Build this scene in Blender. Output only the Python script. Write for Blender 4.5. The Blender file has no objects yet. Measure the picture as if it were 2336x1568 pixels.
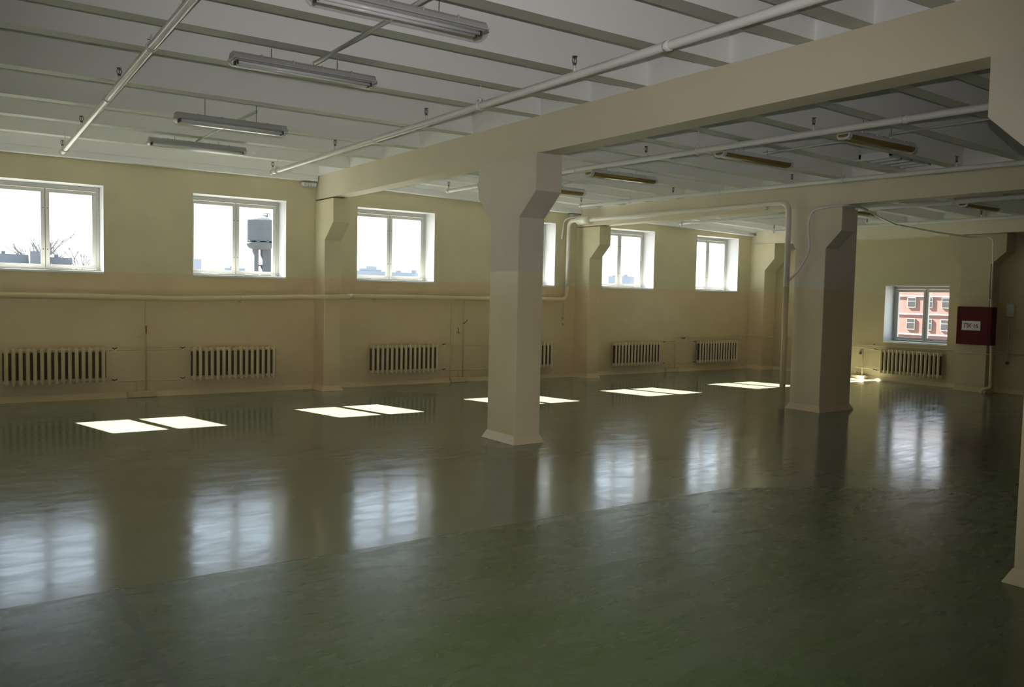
import bpy, math, random
from mathutils import Vector, Matrix
random.seed(7)
C = bpy.context.scene.collection
SC = bpy.context.scene
# ------------------------------------------------------------------ camera
CAM = Vector((-5.8494, -14.5149, 1.7666)); YAW, PIT, ROL, F = 0.6054, -0.0574, 0.0217, 1923.12
fwd = Vector((math.sin(YAW)*math.cos(PIT), math.cos(YAW)*math.cos(PIT), math.sin(PIT)))
rt = Vector((math.cos(YAW), -math.sin(YAW), 0)); up = rt.cross(fwd)
rt2 = rt*math.cos(ROL) + up*math.sin(ROL); up2 = rt2.cross(fwd)
cd = bpy.data.cameras.new('camera'); cam = bpy.data.objects.new('camera', cd); C.objects.link(cam)
cd.sensor_fit = 'HORIZONTAL'; cd.sensor_width = 36.0; cd.lens = 36.0*F/2336.0
cd.clip_start = 0.05; cd.clip_end = 3000
cam.matrix_world = Matrix(((rt2.x, up2.x, -fwd.x, CAM.x), (rt2.y, up2.y, -fwd.y, CAM.y), (rt2.z, up2.z, -fwd.z, CAM.z), (0, 0, 0, 1)))
SC.camera = cam
SC.cycles.max_bounces = 8; SC.cycles.diffuse_bounces = 5; SC.cycles.transparent_max_bounces = 12; SC.cycles.caustics_refractive = False
# ------------------------------------------------------------------ world, sun, flash, exposure
SC.view_settings.view_transform = 'Standard'; SC.view_settings.look = 'None'
SC.view_settings.exposure = 0.0; SC.view_settings.gamma = 1.0; SC.view_settings.use_curve_mapping = False
w = bpy.data.worlds.new('sky'); SC.world = w; w.use_nodes = True
nt = w.node_tree; nt.nodes.clear()
tc = nt.nodes.new('ShaderNodeTexCoord'); sp = nt.nodes.new('ShaderNodeSeparateXYZ'); cr = nt.nodes.new('ShaderNodeValToRGB')
bg = nt.nodes.new('ShaderNodeBackground'); ow = nt.nodes.new('ShaderNodeOutputWorld')
nt.links.new(tc.outputs['Generated'], sp.inputs[0]); nt.links.new(sp.outputs['Z'], cr.inputs[0])
nt.links.new(cr.outputs[0], bg.inputs[0]); nt.links.new(bg.outputs[0], ow.inputs[0])
cr.color_ramp.elements[0].position = 0.0; cr.color_ramp.elements[0].color = (0.90, 0.97, 1.06, 1)
cr.color_ramp.elements[1].position = 0.9; cr.color_ramp.elements[1].color = (0.42, 0.60, 0.95, 1)
e = cr.color_ramp.elements.new(0.25); e.color = (0.80, 0.93, 1.10, 1)
bg.inputs[1].default_value = 3.1
sd = bpy.data.lights.new('sun', 'SUN'); so = bpy.data.objects.new('sun', sd); C.objects.link(so)
SUN = Vector((0.258, -1.0, -0.816)).normalized()
so.rotation_euler = SUN.to_track_quat('-Z', 'Y').to_euler(); so.location = (-20, 60, 60)
sd.energy = 78; sd.angle = math.radians(0.53); sd.color = (1.0, 0.95, 0.86)
# the photographer's flash, just above the lens
fd = bpy.data.lights.new('camera_flash', 'SPOT'); fo = bpy.data.objects.new('camera_flash', fd); C.objects.link(fo)
fo.location = CAM + up2*0.15 + rt2*0.012 + fwd*0.02
fo.rotation_euler = (fwd + up2*0.05).to_track_quat('-Z', 'Y').to_euler()
fd.energy = 660; fd.spot_size = math.radians(84); fd.spot_blend = 1.0; fd.shadow_soft_size = 0.02; fd.color = (1.0, 0.95, 0.93)

# ------------------------------------------------------------------ materials
def mat(name, col, rough=0.6, metal=0.0, spec=0.5, bump=0.0, bscale=40.0, var=0.0, vscale=3.0, coat=0.0):
    m = bpy.data.materials.new(name); m.use_nodes = True; t = m.node_tree; b = t.nodes['Principled BSDF']
    b.inputs['Base Color'].default_value = (*col, 1); b.inputs['Roughness'].default_value = rough
    b.inputs['Metallic'].default_value = metal; b.inputs['Specular IOR Level'].default_value = spec
    b.inputs['Coat Weight'].default_value = coat
    g = t.nodes.new('ShaderNodeTexCoord')
    if var > 0:
        n = t.nodes.new('ShaderNodeTexNoise'); n.inputs['Scale'].default_value = vscale; n.inputs['Detail'].default_value = 4
        r = t.nodes.new('ShaderNodeMapRange'); r.inputs[3].default_value = 1-var; r.inputs[4].default_value = 1+var
        x = t.nodes.new('ShaderNodeMix'); x.data_type = 'RGBA'; x.blend_type = 'MULTIPLY'; x.inputs[0].default_value = 1
        x.inputs[6].default_value = (*col, 1)
        t.links.new(g.outputs['Object'], n.inputs['Vector']); t.links.new(n.outputs[0], r.inputs[0])
        t.links.new(r.outputs[0], x.inputs[7]); t.links.new(x.outputs[2], b.inputs['Base Color'])
    if bump > 0:
        n2 = t.nodes.new('ShaderNodeTexNoise'); n2.inputs['Scale'].default_value = bscale; n2.inputs['Detail'].default_value = 5
        bp = t.nodes.new('ShaderNodeBump'); bp.inputs['Strength'].default_value = bump; bp.inputs['Distance'].default_value = 0.01
        t.links.new(g.outputs['Object'], n2.inputs['Vector']); t.links.new(n2.outputs[0], bp.inputs['Height']); t.links.new(bp.outputs[0], b.inputs['Normal'])
    return m

UP = (0.68, 0.62, 0.42); LO = (0.69, 0.55, 0.34)
def wallmat(name, upper, lower, zsplit, rup=0.75, rlo=0.30):
    """two-tone paint: matt cream above, glossy tan dado below"""
    m = bpy.data.materials.new(name); m.use_nodes = True; t = m.node_tree; b = t.nodes['Principled BSDF']
    g = t.nodes.new('ShaderNodeNewGeometry'); s = t.nodes.new('ShaderNodeSeparateXYZ'); t.links.new(g.outputs['Position'], s.inputs[0])
    wob = t.nodes.new('ShaderNodeTexNoise'); wob.inputs['Scale'].default_value = 3; t.links.new(g.outputs['Position'], wob.inputs['Vector'])
    ma = t.nodes.new('ShaderNodeMath'); ma.operation = 'MULTIPLY_ADD'; ma.inputs[1].default_value = 0.008
    t.links.new(wob.outputs[0], ma.inputs[0]); t.links.new(s.outputs['Z'], ma.inputs[2])
    st = t.nodes.new('ShaderNodeMath'); st.operation = 'GREATER_THAN'; st.inputs[1].default_value = zsplit+0.004
    t.links.new(ma.outputs[0], st.inputs[0])
    x = t.nodes.new('ShaderNodeMix'); x.data_type = 'RGBA'; x.inputs[6].default_value = (*lower, 1); x.inputs[7].default_value = (*upper, 1)
    t.links.new(st.outputs[0], x.inputs[0])
    # faint brush/plaster variation
    n = t.nodes.new('ShaderNodeTexNoise'); n.inputs['Scale'].default_value = 1.6; n.inputs['Detail'].default_value = 6
    t.links.new(g.outputs['Position'], n.inputs['Vector'])
    r = t.nodes.new('ShaderNodeMapRange'); r.inputs[1].default_value = .3; r.inputs[2].default_value = .7; r.inputs[3].default_value = 0.955; r.inputs[4].default_value = 1.04
    t.links.new(n.outputs[0], r.inputs[0])
    x2 = t.nodes.new('ShaderNodeMix'); x2.data_type = 'RGBA'; x2.blend_type = 'MULTIPLY'; x2.inputs[0].default_value = 1
    t.links.new(x.outputs[2], x2.inputs[6]); t.links.new(r.outputs[0], x2.inputs[7]); t.links.new(x2.outputs[2], b.inputs['Base Color'])
    rr = t.nodes.new('ShaderNodeMapRange'); rr.inputs[3].default_value = rlo; rr.inputs[4].default_value = rup
    t.links.new(st.outputs[0], rr.inputs[0]); t.links.new(rr.outputs[0], b.inputs['Roughness'])
    b.inputs['Specular IOR Level'].default_value = 0.45
    n2 = t.nodes.new('ShaderNodeTexNoise'); n2.inputs['Scale'].default_value = 6; n2.inputs['Detail'].default_value = 6
    t.links.new(g.outputs['Position'], n2.inputs['Vector'])
    bp = t.nodes.new('ShaderNodeBump'); bp.inputs['Strength'].default_value = 0.35; bp.inputs['Distance'].default_value = 0.02
    t.links.new(n2.outputs[0], bp.inputs['Height']); t.links.new(bp.outputs[0], b.inputs['Normal'])
    return m

def floormat():
    m = bpy.data.materials.new('green_floor_paint'); m.use_nodes = True; t = m.node_tree; b = t.nodes['Principled BSDF']; N = t.nodes.new; L = t.links.new
    g = N('ShaderNodeNewGeometry'); s = N('ShaderNodeSeparateXYZ'); L(g.outputs['Position'], s.inputs[0])
    def noise(scale, detail=5, vec=None, dist=0.0, rough=0.5):
        n = N('ShaderNodeTexNoise'); n.inputs['Scale'].default_value = scale; n.inputs['Detail'].default_value = detail
        n.inputs['Distortion'].default_value = dist; n.inputs['Roughness'].default_value = rough
        L(vec or g.outputs['Position'], n.inputs['Vector']); return n.outputs[0]
    def rng(v, a, b_, c, d):
        r = N('ShaderNodeMapRange'); r.inputs[1].default_value = a; r.inputs[2].default_value = b_; r.inputs[3].default_value = c; r.inputs[4].default_value = d
        L(v, r.inputs[0]); return r.outputs[0]
    def mth(op, a, b_):
        r = N('ShaderNodeMath'); r.operation = op
        for i, v in enumerate((a, b_)):
            if isinstance(v, (int, float)): r.inputs[i].default_value = v
            else: L(v, r.inputs[i])
        return r.outputs[0]
    def mix(f, a, b_, bl='MIX'):
        x = N('ShaderNodeMix'); x.data_type = 'RGBA'; x.blend_type = bl
        if isinstance(f, (int, float)): x.inputs[0].default_value = f
        else: L(f, x.inputs[0])
        for i, v in ((6, a), (7, b_)):
            if isinstance(v, tuple): x.inputs[i].default_value = (*v, 1)
            else: L(v, x.inputs[i])
        return x.outputs[2]
    green = mix(rng(noise(0.35, 3), .35, .65, 0, 1), (0.092, 0.146, 0.038), (0.135, 0.175, 0.070))
    # traffic film: greyish scuffed areas
    mp = N('ShaderNodeMapping'); mp.inputs['Scale'].default_value = (0.8, 1.6, 1); mp.inputs['Rotation'].default_value = (0, 0, 0.25); L(g.outputs['Position'], mp.inputs[0])
    film = mth('MULTIPLY', rng(noise(1.1, 6, mp.outputs[0], .3, .66), .36, .72, 0, 1), rng(noise(5.5, 5, None, .2, .7), .25, .7, .35, 1))
    col = mix(mth('MULTIPLY', film, .62), green, (0.215, 0.218, 0.185))
    # beyond the lap joint the grey floor reflection is mixed into the base colour
    past = mth('MAXIMUM', mth('SUBTRACT', s.outputs['X'], .35), 0)
    thr = mth('MINIMUM', mth('MULTIPLY', past, .6), 1.0)
    wobble = mth('MULTIPLY', mth('MULTIPLY', mth('SUBTRACT', noise(2.0, 4), .5), 1.6), mth('MINIMUM', past, 1.0))
    far = rng(mth('ADD', mth('ADD', s.outputs['Y'], 9.25), mth('ADD', thr, wobble)), -.002, .002, 0, 1)
    col = mix(mth('MULTIPLY', far, .60), col, (0.225, 0.228, 0.188))
    # small dark heel marks
    mp2 = N('ShaderNodeMapping'); mp2.inputs['Scale'].default_value = (2.2, 7, 1); mp2.inputs['Rotation'].default_value = (0, 0, .5); L(g.outputs['Position'], mp2.inputs[0])
    heel = rng(noise(3.0, 3, mp2.outputs[0], .6), .70, .76, 0, .55)
    col = mix(heel, col, (0.040, 0.050, 0.022))
    # fine pale scratches (curved) and specks
    ab = mth('ABSOLUTE', mth('SUBTRACT', noise(.9, 3, mp.outputs[0], 1.0), .5), 0)
    ab2 = mth('ABSOLUTE', mth('SUBTRACT', noise(2.6, 2, None, .5), .47), 0)
    ln = mth('ADD', rng(ab, .0008, .0030, 1, 0), rng(ab2, .0008, .0026, .8, 0))
    scr = mth('MULTIPLY', ln, rng(noise(1.1, 4), .52, .68, 0, .35))
    col = mix(scr, col, (0.19, 0.20, 0.175))
    vo = N('ShaderNodeTexVoronoi'); vo.inputs['Scale'].default_value = 1.7; L(g.outputs['Position'], vo.inputs['Vector'])
    spk = rng(vo.outputs['Distance'], .010, .014, .8, 0)
    col = mix(spk, col, (0.5, 0.5, 0.44))
    # roller strip towards the camera and the lap line itself
    strip = mth('MULTIPLY', mth('LESS_THAN', mth('ABSOLUTE', mth('ADD', s.outputs['X'], 4.985), 0), .028), mth('LESS_THAN', s.outputs['Y'], -9.22))
    col = mix(mth('MULTIPLY', strip, .5), col, (0.12, 0.135, 0.11))
    lap = mth('MULTIPLY', mth('LESS_THAN', mth('ABSOLUTE', mth('ADD', s.outputs['Y'], 9.255), 0), .006), mth('LESS_THAN', s.outputs['X'], .35))
    col = mix(mth('MULTIPLY', lap, .6), col, (0.03, 0.035, 0.02))
    L(col, b.inputs['Base Color'])
    mp3 = N('ShaderNodeMapping'); mp3.inputs['Scale'].default_value = (1.0, 3.2, 1); L(g.outputs['Position'], mp3.inputs[0])
    rn = noise(2.2, 6, mp3.outputs[0], .8, .6)
    rfar = rng(rn, .3, .75, .10, .22); rnear = rng(rn, .3, .75, .22, .34)
    rr = N('ShaderNodeMix'); rr.data_type = 'FLOAT'; L(far, rr.inputs[0]); L(rnear, rr.inputs[2]); L(rfar, rr.inputs[3])
    L(mth('ADD', rr.outputs[0], mth('MULTIPLY', strip, .1)), b.inputs['Roughness'])
    b.inputs['Specular IOR Level'].default_value = 0.5
    h = mth('ADD', mth('MULTIPLY', noise(1.6, 3, None, .4), 1.0), mth('MULTIPLY', noise(14, 4, mp3.outputs[0], .8, .55), .045))
    mp4 = N('ShaderNodeMapping'); mp4.inputs['Scale'].default_value = (9, 26, 1); mp4.inputs['Rotation'].default_value = (0, 0, .12); L(g.outputs['Position'], mp4.inputs[0])
    h = mth('ADD', h, mth('MULTIPLY', mth('MULTIPLY', noise(1.0, 4, mp4.outputs[0], 1.0, .6), far), .026))
    h = mth('ADD', h, mth('MULTIPLY', scr, -.03))
    bp = N('ShaderNodeBump'); bp.inputs['Strength'].default_value = 0.22; bp.inputs['Distance'].default_value = 0.012; L(rng(far, 0, 1, .11, .21), bp.inputs['Strength']); L(h, bp.inputs['Height']); L(bp.outputs[0], b.inputs['Normal'])
    return m

def glassmat(name, tint, gloss=0.08, rough=0.02, fres=True, trans=1.0, dcol=None, dfac=0.0):
    m = bpy.data.materials.new(name); m.use_nodes = True; t = m.node_tree; t.nodes.clear(); N = t.nodes.new; L = t.links.new
    tr = N('ShaderNodeBsdfTransparent'); tr.inputs[0].default_value = (*tint, 1)
    gl = N('ShaderNodeBsdfGlossy'); gl.inputs['Roughness'].default_value = rough
    lw = N('ShaderNodeLayerWeight'); lw.inputs['Blend'].default_value = 0.5
    pw = N('ShaderNodeMath'); pw.operation = 'POWER'; pw.inputs[1].default_value = 5.0; L(lw.outputs['Facing'], pw.inputs[0])
    sc = N('ShaderNodeMapRange'); sc.inputs[3].default_value = 0.04; sc.inputs[4].default_value = 0.85; L(pw.outputs[0], sc.inputs[0])
    mx = N('ShaderNodeMixShader'); L(sc.outputs[0], mx.inputs[0]); L(tr.outputs[0], mx.inputs[1]); L(gl.outputs[0], mx.inputs[2])
    o = N('ShaderNodeOutputMaterial'); last = mx.outputs[0]
    if dfac > 0:
        df = N('ShaderNodeBsdfDiffuse'); df.inputs[0].default_value = (*dcol, 1)
        m2 = N('ShaderNodeMixShader'); m2.inputs[0].default_value = dfac; L(last, m2.inputs[1]); L(df.outputs[0], m2.inputs[2]); last = m2.outputs[0]
    L(last, o.inputs[0]); return m

M = dict(
    floor=floormat(),
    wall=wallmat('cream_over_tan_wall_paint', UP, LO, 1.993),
    wend=wallmat('darker_cream_over_tan_end_wall', (0.57, 0.51, 0.34), (0.58, 0.47, 0.28), 1.965),  # same two tones as the window wall, scaled darker
    col=wallmat('cream_over_tan_column_paint', (0.73, 0.675, 0.56), (0.80, 0.70, 0.46), 2.05, .55, .28),
    col2=wallmat('cream_over_tan_wide_column_paint', (0.70, 0.64, 0.52), (0.70, 0.58, 0.39), 1.982, .55, .28),
    beam=mat('cream_beam_paint', (0.73, 0.67, 0.51), .6, bump=.25, bscale=5, var=.03),
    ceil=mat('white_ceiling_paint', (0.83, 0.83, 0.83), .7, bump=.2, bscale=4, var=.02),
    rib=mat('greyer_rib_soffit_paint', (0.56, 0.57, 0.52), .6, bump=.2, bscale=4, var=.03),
    white=mat('white_window_paint', (0.66, 0.67, 0.68), .35, bump=.1, bscale=8),
    sill=mat('glossy_white_sill_paint', (0.86, 0.87, 0.88), .3),
    sash=mat('off_white_sash_paint', (0.50, 0.49, 0.45), .4),
    gap=mat('dark_sash_gap', (0.10, 0.09, 0.07), .8),
    base=mat('tan_skirting_paint', (0.66, 0.53, 0.31), .35, bump=.3, bscale=10),
    cast=mat('bare_casting_with_gap_shade', (0.13, 0.09, 0.065), .8),
    rad=mat('tan_radiator_enamel', (0.68, 0.57, 0.34), .35),
    tpipe=mat('tan_pipe_paint', (0.64, 0.54, 0.32), .3),
    wpipe=mat('white_pipe_paint', (0.78, 0.78, 0.76), .3),
    cpipe=mat('cream_pipe_paint', (0.76, 0.74, 0.64), .3),
    metal=mat('dull_steel', (0.45, 0.44, 0.42), .35, metal=.9),
    dark=mat('dark_sprinkler_bronze', (0.16, 0.13, 0.11), .4, metal=.6),
    black=mat('black_plastic', (0.02, 0.02, 0.02), .4),
    redlev=mat('red_lever_plastic', (0.30, 0.02, 0.02), .4),
    red=mat('dark_red_cabinet_enamel', (0.10, 0.003, 0.004), .5, spec=.25),
    plate=mat('white_sign_plate', (0.80, 0.78, 0.74), .5),
    ink=mat('red_sign_lettering', (0.35, 0.01, 0.02), .5),
    house=mat('grey_lamp_housing', (0.42, 0.42, 0.42), .5),
    tube=mat('white_lamp_tube', (0.85, 0.86, 0.88), .2),
    refl=mat('white_lamp_reflector', (0.62, 0.63, 0.65), .25),
    clear=glassmat('clear_lamp_cover', (0.97, 0.97, 0.97), rough=.22, dcol=(.45, .45, .45), dfac=.08),
    amber=glassmat('amber_lamp_cover', (0.62, 0.50, 0.22), rough=.15, dcol=(.34, .27, .10), dfac=.55),
    glass=glassmat('window_glass', (0.93, 0.95, 0.94)),
    wire=mat('steel_wire', (0.18, 0.18, 0.18), .5, metal=.5),
    conduit=mat('grey_plastic_conduit', (0.55, 0.56, 0.54), .4),
    brick=mat('pink_brick', (0.135, 0.070, 0.058), .9, var=.12, vscale=1.2),
    band=mat('white_stone_band', (0.42, 0.38, 0.34), .9),
    dglass=mat('dark_distant_window', (0.025, 0.022, 0.022), .3),
    wframe=mat('white_distant_frame', (0.30, 0.30, 0.30), .7),
    conc=mat('grey_concrete', (0.085, 0.092, 0.10), .9, var=.15, vscale=.4),
    roof=mat('grey_building_render', (0.13, 0.145, 0.165), .9, var=.15, vscale=.2),
    haze=mat('haze_tinted_distant_building', (0.25, 0.28, 0.33), .9, var=.06, vscale=.02),  # distance haze painted in as a pale bluish wall colour
    bark=mat('grey_bark', (0.16, 0.15, 0.15), .9),
    soil=mat('dusty_ground', (0.22, 0.21, 0.18), .95, var=.1, vscale=.05),
)

# ------------------------------------------------------------------ mesh builder
class MB:
    def __init__(s): s.v = []; s.f = []; s.m = []; s.sm = []
    def quad(s, pts, mi=0, smooth=False):
        n = len(s.v); s.v += [tuple(p) for p in pts]; s.f.append(tuple(range(n, n+len(pts)))); s.m.append(mi); s.sm.append(smooth); return s
    def box(s, x0, x1, y0, y1, z0, z1, mi=0):
        n = len(s.v)
        s.v += [(x0, y0, z0), (x1, y0, z0), (x1, y1, z0), (x0, y1, z0), (x0, y0, z1), (x1, y0, z1), (x1, y1, z1), (x0, y1, z1)]
        for f in ((0, 3, 2, 1), (4, 5, 6, 7), (0, 1, 5, 4), (1, 2, 6, 5), (2, 3, 7, 6), (3, 0, 4, 7)):
            s.f.append(tuple(n+i for i in f)); s.m.append(mi); s.sm.append(False)
        return s
    def hexa(s, bot, top, mi=0):
        n = len(s.v); k = len(bot); s.v += [tuple(p) for p in bot] + [tuple(p) for p in top]
        s.f.append(tuple(n+i for i in reversed(range(k)))); s.f.append(tuple(n+k+i for i in range(k)))
        for i in range(k): j = (i+1) % k; s.f.append((n+i, n+j, n+k+j, n+k+i))
        s.m += [mi]*(k+2); s.sm += [False]*(k+2); return s
    def prism(s, poly, axis, a, b, mi=0):
        """poly = 2-D outline in the two other axes (in x,y,z order), extruded from a to b along axis"""
        def P(p, t): return (t, p[0], p[1]) if axis == 'x' else (p[0], t, p[1]) if axis == 'y' else (p[0], p[1], t)
        return s.hexa([P(p, a) for p in poly], [P(p, b) for p in poly], mi)
    def tube(s, path, r, seg=12, mi=0, cap=True, rs=None):
        path = [Vector(p) for p in path]; n0 = len(s.v); K = len(path)
        t0 = (path[1]-path[0]).normalized(); ref = Vector((0, 0, 1)) if abs(t0.z) < .9 else Vector((1, 0, 0)); u = (ref - t0*ref.dot(t0)).normalized()
        for i, p in enumerate(path):
            a = (path[i]-path[i-1]).normalized() if i > 0 else t0
            b = (path[i+1]-path[i]).normalized() if i < K-1 else a
            t = (a+b).normalized() if (a+b).length > 1e-6 else a
            u = (u - t*u.dot(t)).normalized(); v = t.cross(u)
            rr = rs[i] if rs else r; sc = 1/max(.5, t.dot(b))
            for k in range(seg):
                an = 2*math.pi*k/seg; q = p + (u*math.cos(an)+v*math.sin(an))*rr; s.v.append(tuple(q))
        for i in range(K-1):
            for k in range(seg):
                k2 = (k+1) % seg; s.f.append((n0+i*seg+k, n0+i*seg+k2, n0+(i+1)*seg+k2, n0+(i+1)*seg+k)); s.m.append(mi); s.sm.append(True)
        if cap:
            s.f.append(tuple(n0+k for k in reversed(range(seg)))); s.f.append(tuple(n0+(K-1)*seg+k for k in range(seg))); s.m += [mi]*2; s.sm += [False]*2
        return s
    def lathe(s, prof, cen, seg=16, mi=0):
        n0 = len(s.v); cx, cy, cz = cen
        for r, z in prof:
            for k in range(seg): an = 2*math.pi*k/seg; s.v.append((cx+r*math.cos(an), cy+r*math.sin(an), cz+z))
        for i in range(len(prof)-1):
            for k in range(seg): k2 = (k+1) % seg; s.f.append((n0+i*seg+k, n0+i*seg+k2, n0+(i+1)*seg+k2, n0+(i+1)*seg+k)); s.m.append(mi); s.sm.append(True)
        s.f.append(tuple(n0+k for k in reversed(range(seg)))); s.f.append(tuple(n0+(len(prof)-1)*seg+k for k in range(seg))); s.m += [mi]*2; s.sm += [False]*2
        return s
    def build(s, name, mats, parent=None, origin=None, bevel=0.0):
        """vertices are given in world space unless a parent exists, then relative to the parent's own origin is taken off"""
        mats = mats if isinstance(mats, (list, tuple)) else [mats]
        og = Vector(origin) if origin is not None else Vector((0, 0, 0))
        me = bpy.data.meshes.new(name); me.from_pydata([tuple(Vector(v)-og) for v in s.v], [], s.f); me.validate()
        for m in mats: me.materials.append(m)
        for p, mi, sm in zip(me.polygons, s.m, s.sm): p.material_index = mi; p.use_smooth = sm
        o = bpy.data.objects.new(name, me); C.objects.link(o)
        if parent is not None: o.parent = parent
        else: o.location = og
        if bevel > 0:
            b = o.modifiers.new('bevel', 'BEVEL'); b.width = bevel; b.segments = 2; b.limit_method = 'ANGLE'; b.angle_limit = math.radians(40)
        return o

def tag(o, label=None, cat=None, group=None, kind=None):
    if label: o['label'] = label
    if cat: o['category'] = cat
    if group: o['group'] = group
    if kind: o['kind'] = kind
    return o
def thing(name, loc, label, cat, group=None, rz=0.0):
    o = bpy.data.objects.new(name, None); o.empty_display_size = .1; C.objects.link(o); o.location = loc; o.rotation_euler = (0, 0, rz)
    return tag(o, label, cat, group)
def copy_tree(o, parent=None):
    c = o.copy(); C.objects.link(c)
    if parent is not None: c.parent = parent
    for ch in [x for x in o.children]: copy_tree(ch, c)
    return c
def arc(a, b, c, r, n=5):
    """rounded corner at b between a and c"""
    a, b, c = Vector(a), Vector(b), Vector(c); u = (a-b).normalized(); v = (c-b).normalized()
    p0, p1 = b+u*r, b+v*r
    return [tuple(p0*(1-t)**2 + b*2*t*(1-t) + p1*t*t) for t in [i/n for i in range(n+1)]]
def rounded(pts, r, n=5):
    out = [tuple(pts[0])]
    for i in range(1, len(pts)-1):
        d = min((Vector(pts[i])-Vector(pts[i-1])).length, (Vector(pts[i+1])-Vector(pts[i])).length)*.49
        out += arc(pts[i-1], pts[i], pts[i+1], min(r, d), n)
    return out + [tuple(pts[-1])]

# ------------------------------------------------------------------ room shell
X0, X1, Y0, Y1 = -9.0, 12.08, -18.6, 0.0
def RZ(x): return 3.80 - 0.025*max(x, 0)
WT = 0.46                      # outer wall thickness
WZ0, WZ1 = 1.992, 3.328
WIN = [(-8.17, -6.60), (-5.17, -3.594), (-2.251, -0.678), (0.6735, 2.300), (3.68, 5.275), (6.62, 8.214), (9.640, 11.16)]
FD = 0.37                      # window frame stands this deep in the opening

MB().quad([(X0-.6, Y0-.6, 0), (X1+.6, Y0-.6, 0), (X1+.6, WT, 0), (X0-.6, WT, 0)]).build('floor', M['floor'])['kind'] = 'structure'

def wall_with_openings(name, ops, a0, a1, zt, place, mats):
    """ops: list of (a_lo, a_hi, z_lo, z_hi). place(a, d, z): a along the wall, d depth outwards"""
    mb = MB(); A = sorted({a0, a1, *[o[0] for o in ops], *[o[1] for o in ops]}); Z = sorted({0.0, zt, *[o[2] for o in ops], *[o[3] for o in ops]})
    for i in range(len(A)-1):
        for j in range(len(Z)-1):
            am, zm = (A[i]+A[i+1])/2, (Z[j]+Z[j+1])/2
            if any(o[0] < am < o[1] and o[2] < zm < o[3] for o in ops): continue
            for d in (0, WT): mb.quad([place(A[i], d, Z[j]), place(A[i+1], d, Z[j]), place(A[i+1], d, Z[j+1]), place(A[i], d, Z[j+1])])
    for a, b, c, d_ in ops:
        mb.quad([place(a, 0, c), place(a, WT, c), place(a, WT, d_), place(a, 0, d_)], 1)
        mb.quad([place(b, 0, c), place(b, WT, c), place(b, WT, d_), place(b, 0, d_)], 1)
        mb.quad([place(a, 0, d_), place(b, 0, d_), place(b, WT, d_), place(a, WT, d_)], 1)
        mb.quad([place(a, 0, c), place(b, 0, c), place(b, WT, c), place(a, WT, c)], 1)
    o = mb.build(name, mats); o['kind'] = 'structure'; return o
wall_with_openings('wall_back', [(a, b, WZ0, WZ1) for a, b in WIN], X0, X1, 4.6, lambda a, d, z: (a, d, z), [M['wall'], M['white']])
W7 = (-4.98, -3.51, 0.905, 2.16)
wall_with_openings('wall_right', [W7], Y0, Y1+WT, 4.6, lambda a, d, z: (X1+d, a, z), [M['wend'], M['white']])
MB().box(X0-.3, X0, Y0, WT, 0, 4.6).build('wall_left', M['wall'])['kind'] = 'structure'
MB().box(X0-.3, X1+WT, Y0-.3, Y0, 0, 4.6).build('wall_front', M['wall'])['kind'] = 'structure'

# skirting: a sloped cement fillet along the walls
def fillet(name, pts_fn, a0, a1, gaps=()):
    mb = MB(); cuts = [a0]
    for g0, g1 in gaps: cuts += [g0, g1]
    cuts.append(a1)
    for i in range(0, len(cuts), 2):
        a, b = cuts[i], cuts[i+1]; n = max(1, int((b-a)/.5)); prev = None
        for k in range(n+1):
            t = a+(b-a)*k/n; wob = .006*math.sin(t*5.1)+.004*math.sin(t*11.3)
            ring = [pts_fn(t, 0, 0), pts_fn(t, .050+wob, 0), pts_fn(t, .004, .085+wob), pts_fn(t, 0, .085+wob)]
            if prev:
                for q in range(1, 3): mb.quad([prev[q], ring[q], ring[q+1], prev[q+1]])
            else: mb.quad(ring)
            prev = ring
        mb.quad(prev)
    o = mb.build(name, M['base']); o['kind'] = 'structure'
fillet('baseboard_back', lambda t, d, z: (t, -d, z), X0, X1, [(-.16, .16), (5.84, 6.16), (11.62, X1-.001)])
fillet('baseboard_right', lambda t, d, z: (X1-d, t, z), Y0, Y1, [(-6.0, -5.39), (-.49, -.001)])

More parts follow.
